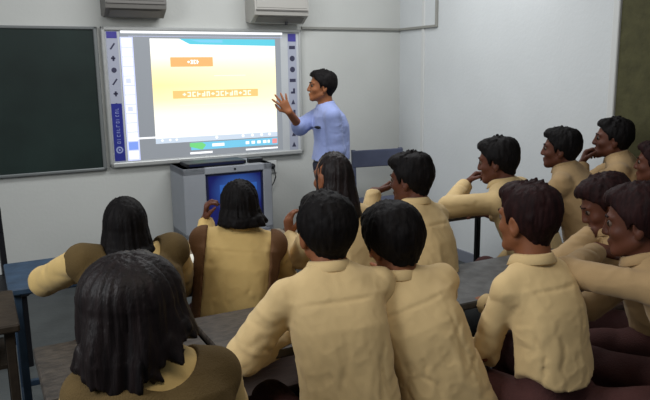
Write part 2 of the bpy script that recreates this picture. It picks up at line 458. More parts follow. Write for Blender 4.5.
    # sewn-in creases: soft ridges and grooves that follow the cloth
    aS, tS = SHIRT_PROFILE, SHIRT_PROFILE[0]
    fwp = np.cross(upv, rt)
    def surf(t, ang, off):
        a = np.interp(t, tS, aS[1])*sb+off; b = np.interp(t, tS, aS[2])*sb+off; g_ = radians(ang)
        return P+upv*Lx*t+rt*a*sin(g_)+fwp*(b*cos(g_)-curve*4*t*(1-t))
    CR = []
    def crease(t0, a0, t1, a1, r, off, groove):
        n = 5; pp = [surf(t0+(t1-t0)*i/n, a0+(a1-a0)*i/n+(6*sin(i*2.1+a0) if 0 < i < n else 0), off) for i in range(n+1)]
        CR.append((pp, r, -1.0 if groove else 1.0))
    if fold > 0:
        cr_ = random.Random(seed*7+1)
        for sd in (-1, 1):
            for k in range(4):
                a0 = 180+sd*cr_.uniform(48, 66); crease(cr_.uniform(.70, .80), a0, cr_.uniform(.25, .5), 180+sd*cr_.uniform(10, 40), .0085, -.003, False)
            for k in range(3):
                a0 = 180+sd*cr_.uniform(8, 60); crease(cr_.uniform(.55, .7), a0, cr_.uniform(-.05, .1), a0+cr_.uniform(-14, 14), .010, -.003, False)
            for k in range(2):
                a0 = 180+sd*cr_.uniform(5, 55); crease(cr_.uniform(.5, .72), a0, cr_.uniform(.0, .2), a0+cr_.uniform(-12, 12), .008, .003, True)
            if sd == 1: crease(.80, 125, .80, 235, .0075, .0, True)
            e, w, spec = arms[sd]
            for (p0, p1, r0, cnt) in ((SH[sd], e, .051*sb*slv+g, 5), (e, w, .043*sb*slv+g, 5 if sleeve_end > .5 else 0)):
                dv = nz(p1-p0); o1 = nz(np.cross(dv, (0.3, .2, 1))); o2 = np.cross(dv, o1); LL = np.linalg.norm(p1-p0)
                for k in range(cnt):
                    c0 = (k+cr_.uniform(.3, .9))/cnt*LL*.92; g0 = cr_.uniform(0, 2*pi); tilt = cr_.uniform(-.05, .05)
                    pp = [p0+dv*(c0+tilt*(i/3-.5)*1.2)+(o1*cos(g0+i*.55)+o2*sin(g0+i*.55))*(r0-.004) for i in range(4)]
                    CR.append((pp, .008, 1.0 if k % 3 else -1.0))
    def hemcut(x, y, z):
        px, py, pz = x-P[0], y-P[1], z-P[2]
        t = (px*upv[0]+py*upv[1]+pz*upv[2])/Lx; uu = (px*rt[0]+py*rt[1]+pz*rt[2])/(.18*sb)
        return np.where(np.abs(uu) < 1.25, (hem+tail*np.minimum(uu*uu, 1.2)+.35*tail*(vnoise(x*14+ns[0], y*14, ns[1]+z*0)-.5)-t)*Lx, -1.0)
    if tail: S.cut(hemcut)
    def creases(x, y, z):
        out = np.zeros_like(x)
        for pp, sg, am in CR:
            pp = np.array(pp); lo_ = pp.min(0)-3*sg; hi_ = pp.max(0)+3*sg
            m = np.nonzero((x > lo_[0]) & (x < hi_[0]) & (y > lo_[1]) & (y < hi_[1]) & (z > lo_[2]) & (z < hi_[2]))[0]
            if not len(m): continue
            Q3 = np.stack([x[m], y[m], z[m]], 1); best = np.full(len(m), 1.0); tt = np.zeros(len(m)); nS = len(pp)-1
            for i in range(nS):
                a, b = pp[i], pp[i+1]; ab = b-a; t = np.clip(((Q3-a)@ab)/max(ab@ab, 1e-9), 0, 1)
                dd = np.sqrt((((Q3-a)-t[:, None]*ab)**2).sum(1)); w = dd < best
                best[w] = dd[w]; tt[w] = (i+t[w])/nS
            out[m] -= am*sg*.62*np.exp(-(best/sg)**2)*np.sin(np.clip(tt, 0, 1)*pi)**.6
        return out*fold
    S.noise(creases, .03)
    S.noise(folds, .04)
    S.cut(lambda x, y, z: np.where((x-N[0])**2+(y-N[1])**2+(z-N[2])**2 < .1**2, ((x-N[0])*upv[0]+(y-N[1])*upv[1]+(z-N[2])*upv[2])-.012*s, -1.0))
    shirt_o = mesh_obj('kameez' if kind == 'girl' else 'shirt', *S.mesh(), M[shirt], body)
    # ---- collar: a folded band round the neck
    nax = nz(hl(0, -.02, -.045)-(N-axis*.03)); cr = nz(np.cross(fwd, nax)); cf = np.cross(nax, cr)
    prof = [(.056, -.012), (.055, .011), (.058, .016), (.063, .011), (.074, -.014), (.071, -.018), (.061, .002)] if kind == 'boy' else [(.058, -.012), (.060, .008), (.066, .010), (.078, -.010), (.072, -.018)]
    cen = N+nax*.008*s; vs = []; nseg = 40; gap = .16
    for i in range(nseg+1):
        th = gap+(2*pi-2*gap)*i/nseg
        q = cr*sin(th)+cf*cos(th)
        pull = .012*max(0, cos(th))
        for (r, zz) in prof: vs.append(cen+q*(r*s+pull)+nax*(zz*s-.022*s*max(0, cos(th))**2))
    npf = len(prof); fs = [tuple(range(npf)), tuple(range(nseg*npf+npf-1, nseg*npf-1, -1))]
    for i in range(nseg):
        for k in range(npf): fs.append((i*npf+k, (i+1)*npf+k, (i+1)*npf+(k+1) % npf, i*npf+(k+1) % npf))
    cm = MB(); cm._add(vs, fs); cm.build('collar', M[shirt], shirt_o, True)
    # ---- waistcoat
    if vest:
        V = Field(sv)
        wp = ([-.3, 0, .2, .4, .65, .82, .92, 1.0, 1.06], [.205, .2, .196, .19, .196, .194, .16, .08, .06], [.165, .158, .15, .143, .148, .13, .10, .078, .06])
        V.u(f_torso(P, N, fwd, wp, sb, curve, -.1, .985), .02)
        for sd in (-1, 1): V.u(f_cone(N-axis*.045*s+rt*sd*.05*s, SH[sd]-rt*sd*.01, .060*sb+g, .064*sb+g), .025)
        cx = sw*sb+vx
        V.cut(lambda x, y, z: np.abs((x-shz[0])*rt[0]+(y-shz[1])*rt[1]+(z-shz[2])*rt[2])-cx)
        V.noise(lambda x, y, z: .006*(1-np.abs(2*vnoise(x*8+ns[0], y*8, z*5+ns[1])-1)-.5), .04)
        if vest == 'scoop':
            V.sub(f_ell(N+axis*.03-fwd*.035+rt*.012, np.array([.084*scoop, .105*scoop, .085*scoop**2])*s), .006)
        else:   # open at the back: broad side strips only
            V.sub(f_ell(N+axis*.01, np.array([.09, .10, .07])*s), .006)
            V.cut(lambda x, y, z: .138*s-np.abs((x-N[0])*rt[0]+(y-N[1])*rt[1]+(z-N[2])*rt[2])-np.where((y-N[1]) > .06, 1, 0)-.035*np.clip(((z-P[2])/(N[2]-P[2])-.1)*-1+.6, -.2, 1)*0)
        mesh_obj('waistcoat', *V.mesh(), M['vest' if vest == 'scoop' else 'vest_r'], body)
    # ---- trousers
    T = Field(max(vox, .010))
    T.u(f_torso(P, N, fwd, BODY_PROFILE, sb, curve, -.2, .22, off=.008), .02)
    for sd in (-1, 1):
        hip, kn, an = ta[sd]
        T.u(f_cone(hip, kn, .086*s, .066*s), .04); T.u(f_cone(kn, an+np.array([0, 0, .0]), .070*s, .060*s), .03)
    T.cut(lambda x, y, z: .065-z)
    T.noise(lambda x, y, z: .012*(1-np.abs(2*vnoise(x*11+ns[0]+y*5, y*9+ns[1], z*11)-1)-.5), .04)
    tr = mesh_obj('trousers', *T.mesh(), M[trouser], body)
    for sd in (-1, 1):
        hip, kn, an = ta[sd]
        K = Field(.010)
        K.u(f_cone(an+np.array([0, -.035, -.048]), an+np.array([sd*.02, .15, -.056]), .040, .034), .02)
        K.cut(lambda x, y, z: -z+.0)
        mesh_obj('shoe', *K.mesh(), M['shoe'], body)
    # ---- hair
    Hh = Field(min(vox, .006))
    hloc = lambda x, y, z: (lambda px, py, pz: (px*Mh[0, 0]+py*Mh[1, 0]+pz*Mh[2, 0], px*Mh[0, 1]+py*Mh[1, 1]+pz*Mh[2, 1], px*Mh[0, 2]+py*Mh[1, 2]+pz*Mh[2, 2]))(x-H[0], y-H[1], z-H[2])
    if kind == 'boy':
        Hh.u(f_ell(hl(0, -.010, .022), np.array([.089*hv, .107*hv, .098*hv])*s, Mh), .01)
        Hh.u(f_ell(hl(0, .045, .080), np.array([.062, .050, .034])*s*hair_tuft, Mh), .02)
        Hh.u(f_ell(hl(0, -.045, .065), np.array([.066, .062, .048])*s, Mh), .02)
        Hh.u(f_cone(hl(0, -.034, -.005), hl(0, -.034, -.062), .066*hv*s, .046*hv*s), .02)
        def line(x, y, z):
            a, b, c = hloc(x, y, z)
            zl = np.interp(b/s, [-.13, -.08, -.045, -.02, .005, .022, .03, .055, .075, .12], [-.082, -.080, -.072, -.03, .012, -.024, .02, .045, .064, .072])*s
            return (zl-c)*.8
        Hh.cut(line)
        def strands(x, y, z):
            a, b, c = hloc(x, y, z)
            th = np.arctan2(a, b)
            return -.006*(vnoise(a*26+ns[0], b*26+ns[1], c*22+ns[2])-.45)-.007*(vnoise(th*16+ns[1]+40, np.hypot(a, b)*40, c*22)-.5)-.004*(vnoise(a*120+ns[1], b*120, c*70)-.5)
        Hh.noise(strands, .03)
        for i in range(34):   # short tufts that break up the outline
            th = random.uniform(0, 2*pi); ph = random.uniform(.05, 1.15)
            dv = np.array([sin(ph)*cos(th)*.080, sin(ph)*sin(th)*.100, cos(ph)*.094])*s
            a = np.array([0, -.010, .022])*s+dv; tip = a+nz(dv+np.array([random.uniform(-.04, .04), -.02+random.uniform(-.04, .04), .015]))*random.uniform(.008, .018)*hair_tuft
            Hh.u(f_cone(H+Mh@a, H+Mh@tip, .010, .004), .006)
    else:
        hq = rotz(radians(hy)); Lh = hairlen; wf = hairw
        ce = np.cos(radians(hy)); se = np.sin(radians(hy))
        def bob(x, y, z):
            px, py, pz = x-H[0], y-H[1], z-H[2]
            a = px*hq[0, 0]+py*hq[1, 0]; b = px*hq[0, 1]+py*hq[1, 1]
            zz = np.clip(-pz/Lh, 0, 1)
            ra = (np.interp(zz, [0, .35, .75, 1], [.094, .106, .116, .104])*wf)*s
            rb = (np.interp(zz, [0, .35, .75, 1], [.109, .100, .094, .084])*(.5+.5*wf))*s
            cy = np.interp(zz, [0, .5, 1], [-.012, -.040, -.050])*s
            th = np.arctan2(a, b-cy)
            q = np.sqrt((a/ra)**2+((b-cy)/rb)**2)
            d = (q-1)*rb
            edge = Lh*(1-vee*np.abs(np.sin(th))**1.5-asym*np.clip(np.sin(th)+.12, 0, 1)-.20*vnoise(th*2.4+ns[0]+8, ns[1], pz*0)-.12*vnoise(th*7+ns[2]+20, ns[0], pz*0))
            return np.maximum(np.maximum(d, pz-.012*s), -pz-edge)
        R = .16*wf*s
        Hh.u((bob, H+np.array([-R, -R, -Lh]), H+np.array([R, R, .012])), .01)
        Hh.u(f_ell(H+hq@(np.array([0, -.012, .010])*s), np.array([.094*wf, .109*(.5+.5*wf), .106])*s, hq), .003)
        Hh.sub(f_ell(H+hq@(np.array([0, .105, -.055])*s), np.array([.052, .075, .085])*s, hq), .02)
        Hh.sub(f_ell(H+hq@(np.array([0, .10, -.25])*s), np.array([.085, .10, .20])*s, hq), .02)
        def strands(x, y, z):
            px, py, pz = x-H[0], y-H[1], z-H[2]
            th = np.arctan2(px, py+.03); tw = .6*vnoise(th*1.5+9, pz*5+ns[0], ns[1]+pz*0)
            lw = np.clip(.35-pz*7, .15, 1.3)*wave
            return -.016*lw*(vnoise(th*3.2+ns[0]+10+tw*2, pz*9+ns[1], ns[2]+pz*0)-.5)-.011*(vnoise(th*11+ns[2]+30+tw*4, pz*7, ns[0]+pz*0)-.5)-.006*(vnoise(th*30+ns[1]+60+tw*8, pz*9, ns[0]+pz*0)-.5)
        Hh.noise(strands, .04)
        for i in range(46):   # loose locks along the lower edge
            th = random.uniform(pi*.5, pi*1.5); r0 = (.098*wf*s, .086*s)
            Le = Lh*(1-vee*abs(sin(th))**1.5-asym*min(max(sin(th)+.12, 0), 1)-.18)
            a = H+hq@np.array([sin(th)*r0[0]*.96, cos(th)*r0[1]*.96-.045*s, -Le*random.uniform(.62, .8)])
            b = a+np.array([random.uniform(-.018, .018), random.uniform(-.01, .01), -Le*random.uniform(.16, .26)])
            c = b+np.array([random.uniform(-.025, .025), random.uniform(-.012, .012), -Le*random.uniform(.06, .16)])
            Hh.u(f_cone(a, b, .014, .011), .006); Hh.u(f_cone(b, c, .011, .004), .004)
    for sd in (-1, 1):
        Hh.u(f_cone(hl(sd*.014, .0935, .020), hl(sd*.048, .080, .022), .0055*s, .004*s), .002)
    mesh_obj('hair', *Hh.mesh(), M[hair], body)
    return body, dict(H=H, N=N, P=P, SH=SH, arms=arms, Mh=Mh, axis=axis, rt=rt, shirt=shirt_o, hl=hl, s=s)

# ------------------------------------------------------------------ room shell (room frame: x along the front wall, y towards it)
def shell(name, mb, m):
    return tag(mb.build(name, m, None, False, (0, 0, 0), ROOMZ), kind='structure')
shell('floor', MB().box(-3.2, UR+.1, -2.0, VW+.1, -.06, 0), M['floor'])
shell('wall_front', MB().box(-3.2, UR+.12, VW, VW+.12, 0, 3.3), M['wall'])
vd0, _ = on_right(614.5, 100)             # where the olive door leaf starts on the right wall
shell('wall_right', MB().box(UR, UR+.12, -2.0, VW+.12, 0, 3.3), M['wall_right'])
vt, _ = on_right(423, 90)
shell('trim_1', MB().box(UR-.012, UR+.01, vt-.02, vt+.02, .02, 2.42, .004), M['jamb'])
d1 = shell('door_1', MB().box(UR-.03, UR+.01, vd0-1.3, vd0-.03, .02, 2.9, .006), M['olive'])
shell('trim_2', MB().box(UR-.045, UR+.01, vd0-.03, vd0+.02, .0, 2.95, .005), M['jamb'])
shell('baseboard_front', MB().box(-3.2, UR, VW-.012, VW+.01, 0, .10, .004), M['cab_dark'])
shell('baseboard_right', MB().box(UR-.012, UR+.01, vd0+.02, VW, 0, .10, .004), M['cab_dark'])

# wall conduit: runs level over the front wall, round the corner, then up the right wall
uc, zc = on_front(301, 28); vr, zr = on_right(437.5, 25)
cd = MB().box(uc, UR, VW-.022, VW+.004, zc-.011, zc+.011, .003)
cd.box(UR-.022, UR+.004, vr, VW, zc-.011, zc+.011, .003)
cd.box(UR-.022, UR+.004, vr-.011, vr+.011, zc-.011, 3.28, .003)
tag(cd.build('cable_conduit', mat('conduit_grey', (140, 140, 134), .6), None, False, (0, 0, 0), ROOMZ), 'thin grey cable conduit along upper front wall and round the room corner', 'conduit')

# ------------------------------------------------------------------ interactive whiteboard
pts = [on_front(99.5, 27.5), on_front(299, 29), on_front(110, 167.5), on_front(301.5, 153)]
bu0, bu1 = (pts[0][0]+pts[2][0])/2, (pts[1][0]+pts[3][0])/2
bz1, bz0 = (pts[0][1]+pts[1][1])/2, (pts[2][1]+pts[3][1])/2
print('board', bu0, bu1, bz0, bz1, 'size', bu1-bu0, bz1-bz0, [tuple(np.round(p, 3)) for p in pts])
wb = empty('interactive_whiteboard', room((bu0+bu1)/2, VW, bz0), ROOMZ)
tag(wb, 'wide interactive whiteboard showing a projected yellow slide, left of the teacher', 'whiteboard')
BW, BH = bu1-bu0, bz1-bz0
fw = .035
MB().box(-BW/2+.01, BW/2-.01, -.03, -.002, .01, BH-.01).build('board_face', M['board'], wb)
fr = MB().box(-BW/2, BW/2, -.045, 0, 0, fw, .006).box(-BW/2, BW/2, -.045, 0, BH-fw*.8, BH, .006).box(-BW/2, -BW/2+fw*.8, -.045, 0, 0, BH, .006).box(BW/2-fw*.6, BW/2, -.045, 0, 0, BH, .006)
fr.build('frame', M['alu'], wb)
def bxz(px, py):
    u, z = on_front(px, py, VW-.03); return u-(bu0+bu1)/2, z-bz0
def patch(name, x0, x1, z0, z1, m, off, parent=wb, th=.0015):
    return MB().box(x0, x1, -off-th, -off, z0, z1).build(name, m, parent)
# icon strips
sx0 = -BW/2+.035; sxw = .085
ls = patch('button_strip', sx0, sx0+sxw, .04, BH-.035, M['strip'], .0305)
rs = patch('button_strip', BW/2-.125, BW/2-.045, .04, BH-.035, M['strip'], .0305)
patch('corner_mark', sx0+.004, sx0+sxw-.006, BH-.085, BH-.036, M['violet'], .0322, ls)
patch('corner_mark', BW/2-.122, BW/2-.05, BH-.10, BH-.036, M['violet'], .0322, rs)
ic = MB()
for k in range(6):
    z = BH-.145-k*.088; c = sx0+sxw/2
    if k % 3 == 0: ic.quad([(c-.022, -.0325, z-.02), (c-.010, -.0325, z-.024), (c+.022, -.0325, z+.02), (c+.012, -.0325, z+.026)])
    elif k % 3 == 1: ic.box(c-.016, c+.016, -.0328, -.0322, z-.007, z+.007); ic.box(c-.006, c+.008, -.0328, -.0322, z-.02, z+.018)
    else: ic.tube([(c, -.0322, z), (c, -.0328, z)], .020 if k < 5 else .017, 14)
ic.build('button_icons', M['icon'], ls)
ic = MB()
for k in range(10):
    z = BH-.15-k*.092; c = BW/2-.085
    if k in (0, 3): ic.box(c-.028, c+.028, -.0328, -.0322, z-.014, z+.014)
    elif k in (1, 2, 7): ic.tube([(c, -.0322, z), (c, -.0328, z)], .024, 14)
    elif k in (4, 6): ic.box(c-.02, c+.02, -.0328, -.0322, z-.02, z-.002); ic.box(c, c+.02, -.0328, -.0322, z-.02, z+.024)
    else: ic.quad([(c-.02, -.0325, z-.02), (c+.02, -.0325, z-.02), (c, -.0325, z+.024)])
ic.build('button_icons', M['icon'], rs)
# navy maker's strip with a round emblem and upright lettering (unreadable in the photograph)
nx0, nz0, nz1 = sx0+.002, .05, .05+.415*BH
nv = patch('name_strip', nx0, nx0+sxw-.006, nz0, nz1, M['navy'], .0325)
lt = MB(); c = nx0+(sxw-.006)/2
ringv = []
for k in range(24):
    a0, a1 = 2*pi*k/24, 2*pi*(k+1)/24
    lt.quad([(c+r*cos(a), -.0345, nz0+.085+r*sin(a)) for r, a in ((.016, a0), (.027, a0), (.027, a1), (.016, a1))])
lt.tube([(c, -.0343, nz0+.085), (c, -.0346, nz0+.085)], .008, 12)
z = nz0+.135
for k, w in enumerate((.020, .017, .02, .012, .018, .022, .016, .019, .014, .018, .02)):
    lt.box(c-.013, c+.013, -.0346, -.0342, z, z+.0035)
    if k % 3 != 1: lt.box(c-.013, c-.008, -.0346, -.0342, z, z+w*.8)
    if k % 2 == 0: lt.box(c+.009, c+.013, -.0346, -.0342, z, z+w*.75)
    if k % 3 == 0: lt.box(c-.013, c+.013, -.0346, -.0342, z+w*.62, z+w*.8)
    z += w+.008
lt.build('lettering', M['print_pale'], nv)

# projected picture on the board face
G = {k: glow('light_'+k, c, s) for k, (c, s) in dict(white=((250, 252, 255), 1.05), lilac=((205, 212, 255), 1.0), grey=((176, 182, 190), .45), teal=((92, 196, 216), .95), sky=((120, 200, 232), .9),
      orange=((244, 178, 112), .95), orange2=((246, 198, 122), .95), cream=((255, 246, 222), 1.0), green=((120, 214, 130), .9), blue=((130, 160, 240), .9), red=((238, 150, 150), .9), pale=((214, 228, 244), .8)).items()}
X = lambda px, py: bxz(px, py)[0]
Zb = lambda px, py: bxz(px, py)[1]
def prect(name, pa, pb, m, off, parent=None):
    (xa, za), (xb, zb) = bxz(*pa), bxz(*pb)
    return patch(name, min(xa, xb), max(xa, xb), min(za, zb), max(za, zb), m, off, parent or wb, .0006)
desk = prect('projected_desktop', (118.5, 31), (283, 149.5), G['grey'], .0305)
tb = prect('projected_toolbar', (120, 29.5), (282, 35), G['white'], .0325, desk)
prect('toolbar_row', (128, 36), (282, 37.8), G['lilac'], .0326, desk)
for k in range(13):
    x0 = -BW/2+.035+sxw+.028; zt = BH-.085-k*.0715
    prm = G['white'] if k != 11 else G['blue']
    patch('projected_button', x0, x0+.072, zt-.062, zt, prm, .0332, desk, .0006)
    if k in (4, 7, 12): patch('button_mark', x0+.012, x0+.05, zt-.05, zt-.012, G['lilac'] if k != 12 else G['white'], .0340, desk, .0004)
patch('projected_bar', x0-.012, x0+.084, zt-.075, BH-.075, G['lilac'], .0322, desk, .0006)
# slide with a yellow wash
sm = bpy.data.materials.new('light_slide'); sm.use_nodes = True
nt = sm.node_tree; b = nt.nodes['Principled BSDF']; tc = nt.nodes.new('ShaderNodeTexCoord'); sp = nt.nodes.new('ShaderNodeSeparateXYZ'); rp = nt.nodes.new('ShaderNodeValToRGB')
nt.links.new(tc.outputs['Generated'], sp.inputs[0])
cr = rp.color_ramp; cr.elements[0].position = 0; cr.elements[0].color = (*lin((246, 248, 250)), 1)
for p, c in ((.16, (254, 252, 244)), (.30, (255, 248, 222)), (.42, (254, 236, 168)), (.56, (253, 226, 136)), (.70, (254, 236, 170)), (.80, (254, 244, 216)), (.88, (254, 250, 240))):
    e = cr.elements.new(p); e.color = (*lin(c), 1)
cr.elements[-1].position = 1; cr.elements[-1].color = (*lin((252, 252, 250)), 1)
mx = nt.nodes.new('ShaderNodeMix'); mx.data_type = 'RGBA'
mr = nt.nodes.new('ShaderNodeMapRange'); mr.inputs[1].default_value = .05; mr.inputs[2].default_value = 1.0; mr.inputs[3].default_value = 0; mr.inputs[4].default_value = .45
nt.links.new(sp.outputs['X'], mr.inputs[0]); nt.links.new(mr.outputs[0], mx.inputs['Factor'])
nt.links.new(sp.outputs['Z'], rp.inputs[0]); nt.links.new(rp.outputs[0], mx.inputs['A']); mx.inputs['B'].default_value = (*lin((255, 250, 214)), 1)
nt.links.new(mx.outputs['Result'], b.inputs['Emission Color']); b.inputs['Emission Strength'].default_value = 1.03; b.inputs['Base Color'].default_value = (.3, .3, .28, 1)
slx0, slx1 = (X(149.5, 39)+X(156, 146))/2, (X(274.5, 40)+X(277.5, 134))/2
slz0, slz1 = (Zb(156, 146)+Zb(277.5, 134.5))/2, (Zb(149.5, 38.5)+Zb(274.5, 39.5))/2
SL = patch('projected_slide', slx0, slx1, slz0, slz1, sm, .0312, desk, .0006)
sw_, sh_ = slx1-slx0, slz1-slz0
def srect(name, a, b, c, d, m, off=.0322): return patch(name, slx0+a*sw_, slx0+b*sw_, slz0+c*sh_, slz0+d*sh_, m, off, desk, .0005)
MB().quad([(slx0+.22*sw_, -.0328, slz1), (slx0+.30*sw_, -.0328, slz1-.052*sh_), (slx0+1.0*sw_, -.0328, slz1-.066*sh_), (slx0+1.0*sw_, -.0328, slz1)]).build('slide_header', G['teal'], desk)
MB().quad([(slx0+.30*sw_, -.0332, slz1-.008), (slx0+.38*sw_, -.0332, slz1-.034*sh_), (slx0+.56*sw_, -.0332, slz1-.036*sh_), (slx0+.56*sw_, -.0332, slz1-.008)]).build('slide_header_shade', G['sky'], desk)
ti = srect('slide_title', .145, .475, .735, .825, G['orange'])
fb = srect('slide_formula', .15, .84, .43, .505, G['orange2'])
srect('slide_rule', .48, .74, .64, .648, G['cream']); srect('slide_rule', .2, .8, .36, .366, G['cream'])
def scribble(name, a, b, c, d, n, parent, m):
    """row of pale characters too blurred to read"""
    mb = MB(); w = (b-a)/n
    for i in range(n):
        x0 = slx0+(a+w*i)*sw_; x1 = x0+w*.72*sw_; z0 = slz0+c*sh_; z1 = slz0+d*sh_; zm = (z0+z1)/2; t = .010; y0, y1 = -.0342, -.0336
        k = (i*7+3) % 6
        if k in (0, 2, 5): mb.box(x0, x0+t, y0, y1, z0, z1)
        if k in (1, 2, 4): mb.box(x1-t, x1, y0, y1, z0, z1)
        if k in (0, 1, 3): mb.box(x0, x1, y0, y1, zm-t/2, zm+t/2)
        if k in (2, 4, 5): mb.box(x0, x1, y0, y1, z1-t, z1)
        if k in (4, 5, 1): mb.box(x0, x1, y0, y1, z0, z0+t)
        if k == 3: mb.box((x0+x1)/2-t/2, (x0+x1)/2+t/2, y0, y1, z0+.008, z1-.008)
    return mb.build(name, m, parent)
scribble('lettering', .275, .37, .76, .80, 4, desk, G['white'])
scribble('lettering', .225, .79, .444, .492, 15, desk, G['cream'])
MB().box(slx0+.0, slx1, -.0326, -.0322, slz0, slz0+.05*sh_).build('player_bar', G['pale'], desk)
pc = MB()
for k, fx in enumerate((.05, .11, .16, .48, .70, .78, .86, .93)): pc.tube([(slx0+fx*sw_, -.0326, slz0+.03*sh_), (slx0+fx*sw_, -.0336, slz0+.03*sh_)], .012 if k > 2 else .009, 12)
pc.build('player_controls', G['white'], desk)
tkz = slz0-.025*sh_
MB().box(slx0+.27*sw_, slx1, -.0330, -.0322, slz0-.085*sh_, slz0-.01*sh_).build('projected_taskbar', G['sky'], desk)
MB().quad([(slx0+.26*sw_, -.0338, slz0-.012*sh_), (slx0+.26*sw_, -.0338, slz0-.05*sh_), (slx0+.36*sw_, -.0338, slz0-.085*sh_), (slx0+.39*sw_, -.0338, slz0-.04*sh_), (slx0+.36*sw_, -.0338, slz0-.012*sh_)]).build('start_button', G['green'], desk)
tk = MB()
for fx, fw_ in ((.44, .10), (.72, .03), (.77, .03), (.82, .03), (.87, .03), (.91, .02)): tk.box(slx0+fx*sw_, slx0+(fx+fw_)*sw_, -.0338, -.0332, slz0-.06*sh_, slz0-.03*sh_)
tk.build('taskbar_items', G['white'], desk)
MB().box(slx1-.05, slx1-.005, -.0338, -.0332, slz0-.07*sh_, slz0-.02*sh_).build('close_button', G['red'], desk)
ub = MB().box(slx0+.26*sw_, slx0+.44*sw_, -.0330, -.0322, slz0-.125*sh_, slz0-.105*sh_).box(slx0+.72*sw_, slx1, -.0330, -.0322, slz0-.125*sh_, slz0-.108*sh_)
ub.box(slx0-.15*sw_, slx0-.0*sw_, -.0330, -.0322, slz0+.055*sh_, slz0+.072*sh_)
ub.build('projected_lines', G['white'], desk)

# ------------------------------------------------------------------ blackboard beside it
(ku, kz1), (ku2, kz0) = on_front(98.0, 27), on_front(108, 169.5)
ku = (ku+ku2)/2-.012
kb = empty('blackboard', room(ku-1.2, VW, kz0), ROOMZ)
tag(kb, 'dark green blackboard with thin grey frame, left of the whiteboard', 'blackboard')
KH = kz1-kz0
MB().box(-1.19, 1.19, -.022, -.002, .01, KH-.01).build('writing_surface', M['slate'], kb)
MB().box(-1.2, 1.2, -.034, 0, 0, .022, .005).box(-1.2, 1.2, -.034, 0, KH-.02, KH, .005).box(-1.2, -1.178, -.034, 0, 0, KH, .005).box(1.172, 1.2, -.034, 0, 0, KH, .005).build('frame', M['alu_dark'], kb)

# ------------------------------------------------------------------ wall units above the board
def wall_unit(p0, p1, label, dark):
    (u0, z0), (u1, _) = on_front(*p0, VW-.12), on_front(*p1, VW-.12)
    t = empty('air_conditioner', room((u0+u1)/2, VW-.004, z0), ROOMZ); w = (u1-u0)/2
    tag(t, label, 'air conditioner', 'wall units above the boards')
    # casing with a slanted underside
    h = .30
    v = [(x, y, z) for x in (-w, w) for (y, z) in ((0, 0.02), (-.10, 0), (-.20, .06), (-.21, .10), (-.20, h), (0, h))]
    mb = MB(); mb._add(v, [(5, 4, 3, 2, 1, 0), (6, 7, 8, 9, 10, 11)]+[(k, (k+1) % 6, 6+(k+1) % 6, 6+k) for k in range(6)])
    mb.build('casing', M['ac_under'] if dark else M['ac_front'], t)
    MB().box(-w+.015, w-.015, -.213, -.205, .115, h-.01, .003).build('front_panel', M['ac_under'] if dark else M['ac_front'], t)
    g = MB()
    g._add([(-w+.03, -.125, .004), (w-.03, -.125, .004), (w-.03, -.19, .046), (-w+.03, -.19, .046)], [(0, 1, 2, 3)])
    g.box(-w+.01, w-.01, -.216, -.203, .092, .104, .002)
    g.build('louvre', M['ac_under'], t)
    return t, w
wall_unit((104, 17), (164, 17), 'dark grey box-shaped wall unit above the left end of whiteboard', True)
t2, w2 = wall_unit((251, 23), (304, 25), 'pale grey wall unit with dark underside above whiteboard right corner', False)
MB().tube([(w2*.25, -.15, .012), (w2*.25, -.15, -.012)], .012, 10).build('sensor_knob', M['black'], t2)

# ------------------------------------------------------------------ television in a grey cabinet below the board
vc = VW-.42
(cu0, _), (cu1, _) = on_front(184, 190, vc), on_front(272.5, 190, vc)
_, cz1 = on_front(228, 166, vc)
cw = (cu1-cu0)/2; ch = cz1
cab = empty('media_cabinet', room((cu0+cu1)/2, vc, 0), ROOMZ)
tag(cab, 'grey free-standing cabinet housing a television under the whiteboard', 'cabinet')
lw, rw, tw = .175, .075, .055
body = MB().box(-cw, -cw+lw, 0, .38, .06, ch, .006).box(cw-rw, cw, 0, .38, .06, ch, .006).box(-cw, cw, 0, .38, ch-tw, ch, .006).box(-cw, cw, 0, .38, .06, .40, .006).box(-cw+.01, cw-.01, .35, .38, .06, ch-.01)
body.build('casing', M['cab'], cab)
MB().box(-cw+.03, cw-.03, .03, .36, 0, .062).build('plinth', M['cab_dark'], cab)
for sd in (-1, 1):
    dr = MB().box(sd*.005 if sd > 0 else -cw+.03, cw-.03 if sd > 0 else -.005, -.012, .004, .09, .38, .004).build('door', M['cab_dark'], cab)
    MB().box(sd*.03-.008, sd*.03+.008, -.028, -.012, .2, .28, .003).build('handle', M['alu_dark'], dr)
cx_ = (-cw+lw+cw-rw)/2
MB().tube([(cx_, -.004, ch-.026), (cx_, .004, ch-.026)], .008, 12).build('badge', M['black'], cab)
tvm = bpy.data.materials.new('blue_screen'); tvm.use_nodes = True
nt = tvm.node_tree; b = nt.nodes['Principled BSDF']; tc = nt.nodes.new('ShaderNodeTexCoord'); gr = nt.nodes.new('ShaderNodeTexGradient'); gr.gradient_type = 'SPHERICAL'
mp = nt.nodes.new('ShaderNodeMapping'); mp.inputs['Location'].default_value = (-1.05, 0, -1.3); mp.inputs['Scale'].default_value = (1.9, 0, 2.0)
rp = nt.nodes.new('ShaderNodeValToRGB'); nt.links.new(tc.outputs['Generated'], mp.inputs[0]); nt.links.new(mp.outputs[0], gr.inputs[0]); nt.links.new(gr.outputs[0], rp.inputs[0])
rp.color_ramp.elements[0].color = (*lin((22, 26, 88)), 1); rp.color_ramp.elements[1].color = (*lin((60, 110, 190)), 1)
nt.links.new(rp.outputs[0], b.inputs['Emission Color']); b.inputs['Emission Strength'].default_value = .9; b.inputs['Base Color'].default_value = (.01, .012, .03, 1); b.inputs['Roughness'].default_value = .15
tv = empty('television', room((cu0+cu1)/2, vc, .4)+NN*.0, ROOMZ)
tag(tv, 'television with glowing blue screen set into the grey cabinet', 'television')
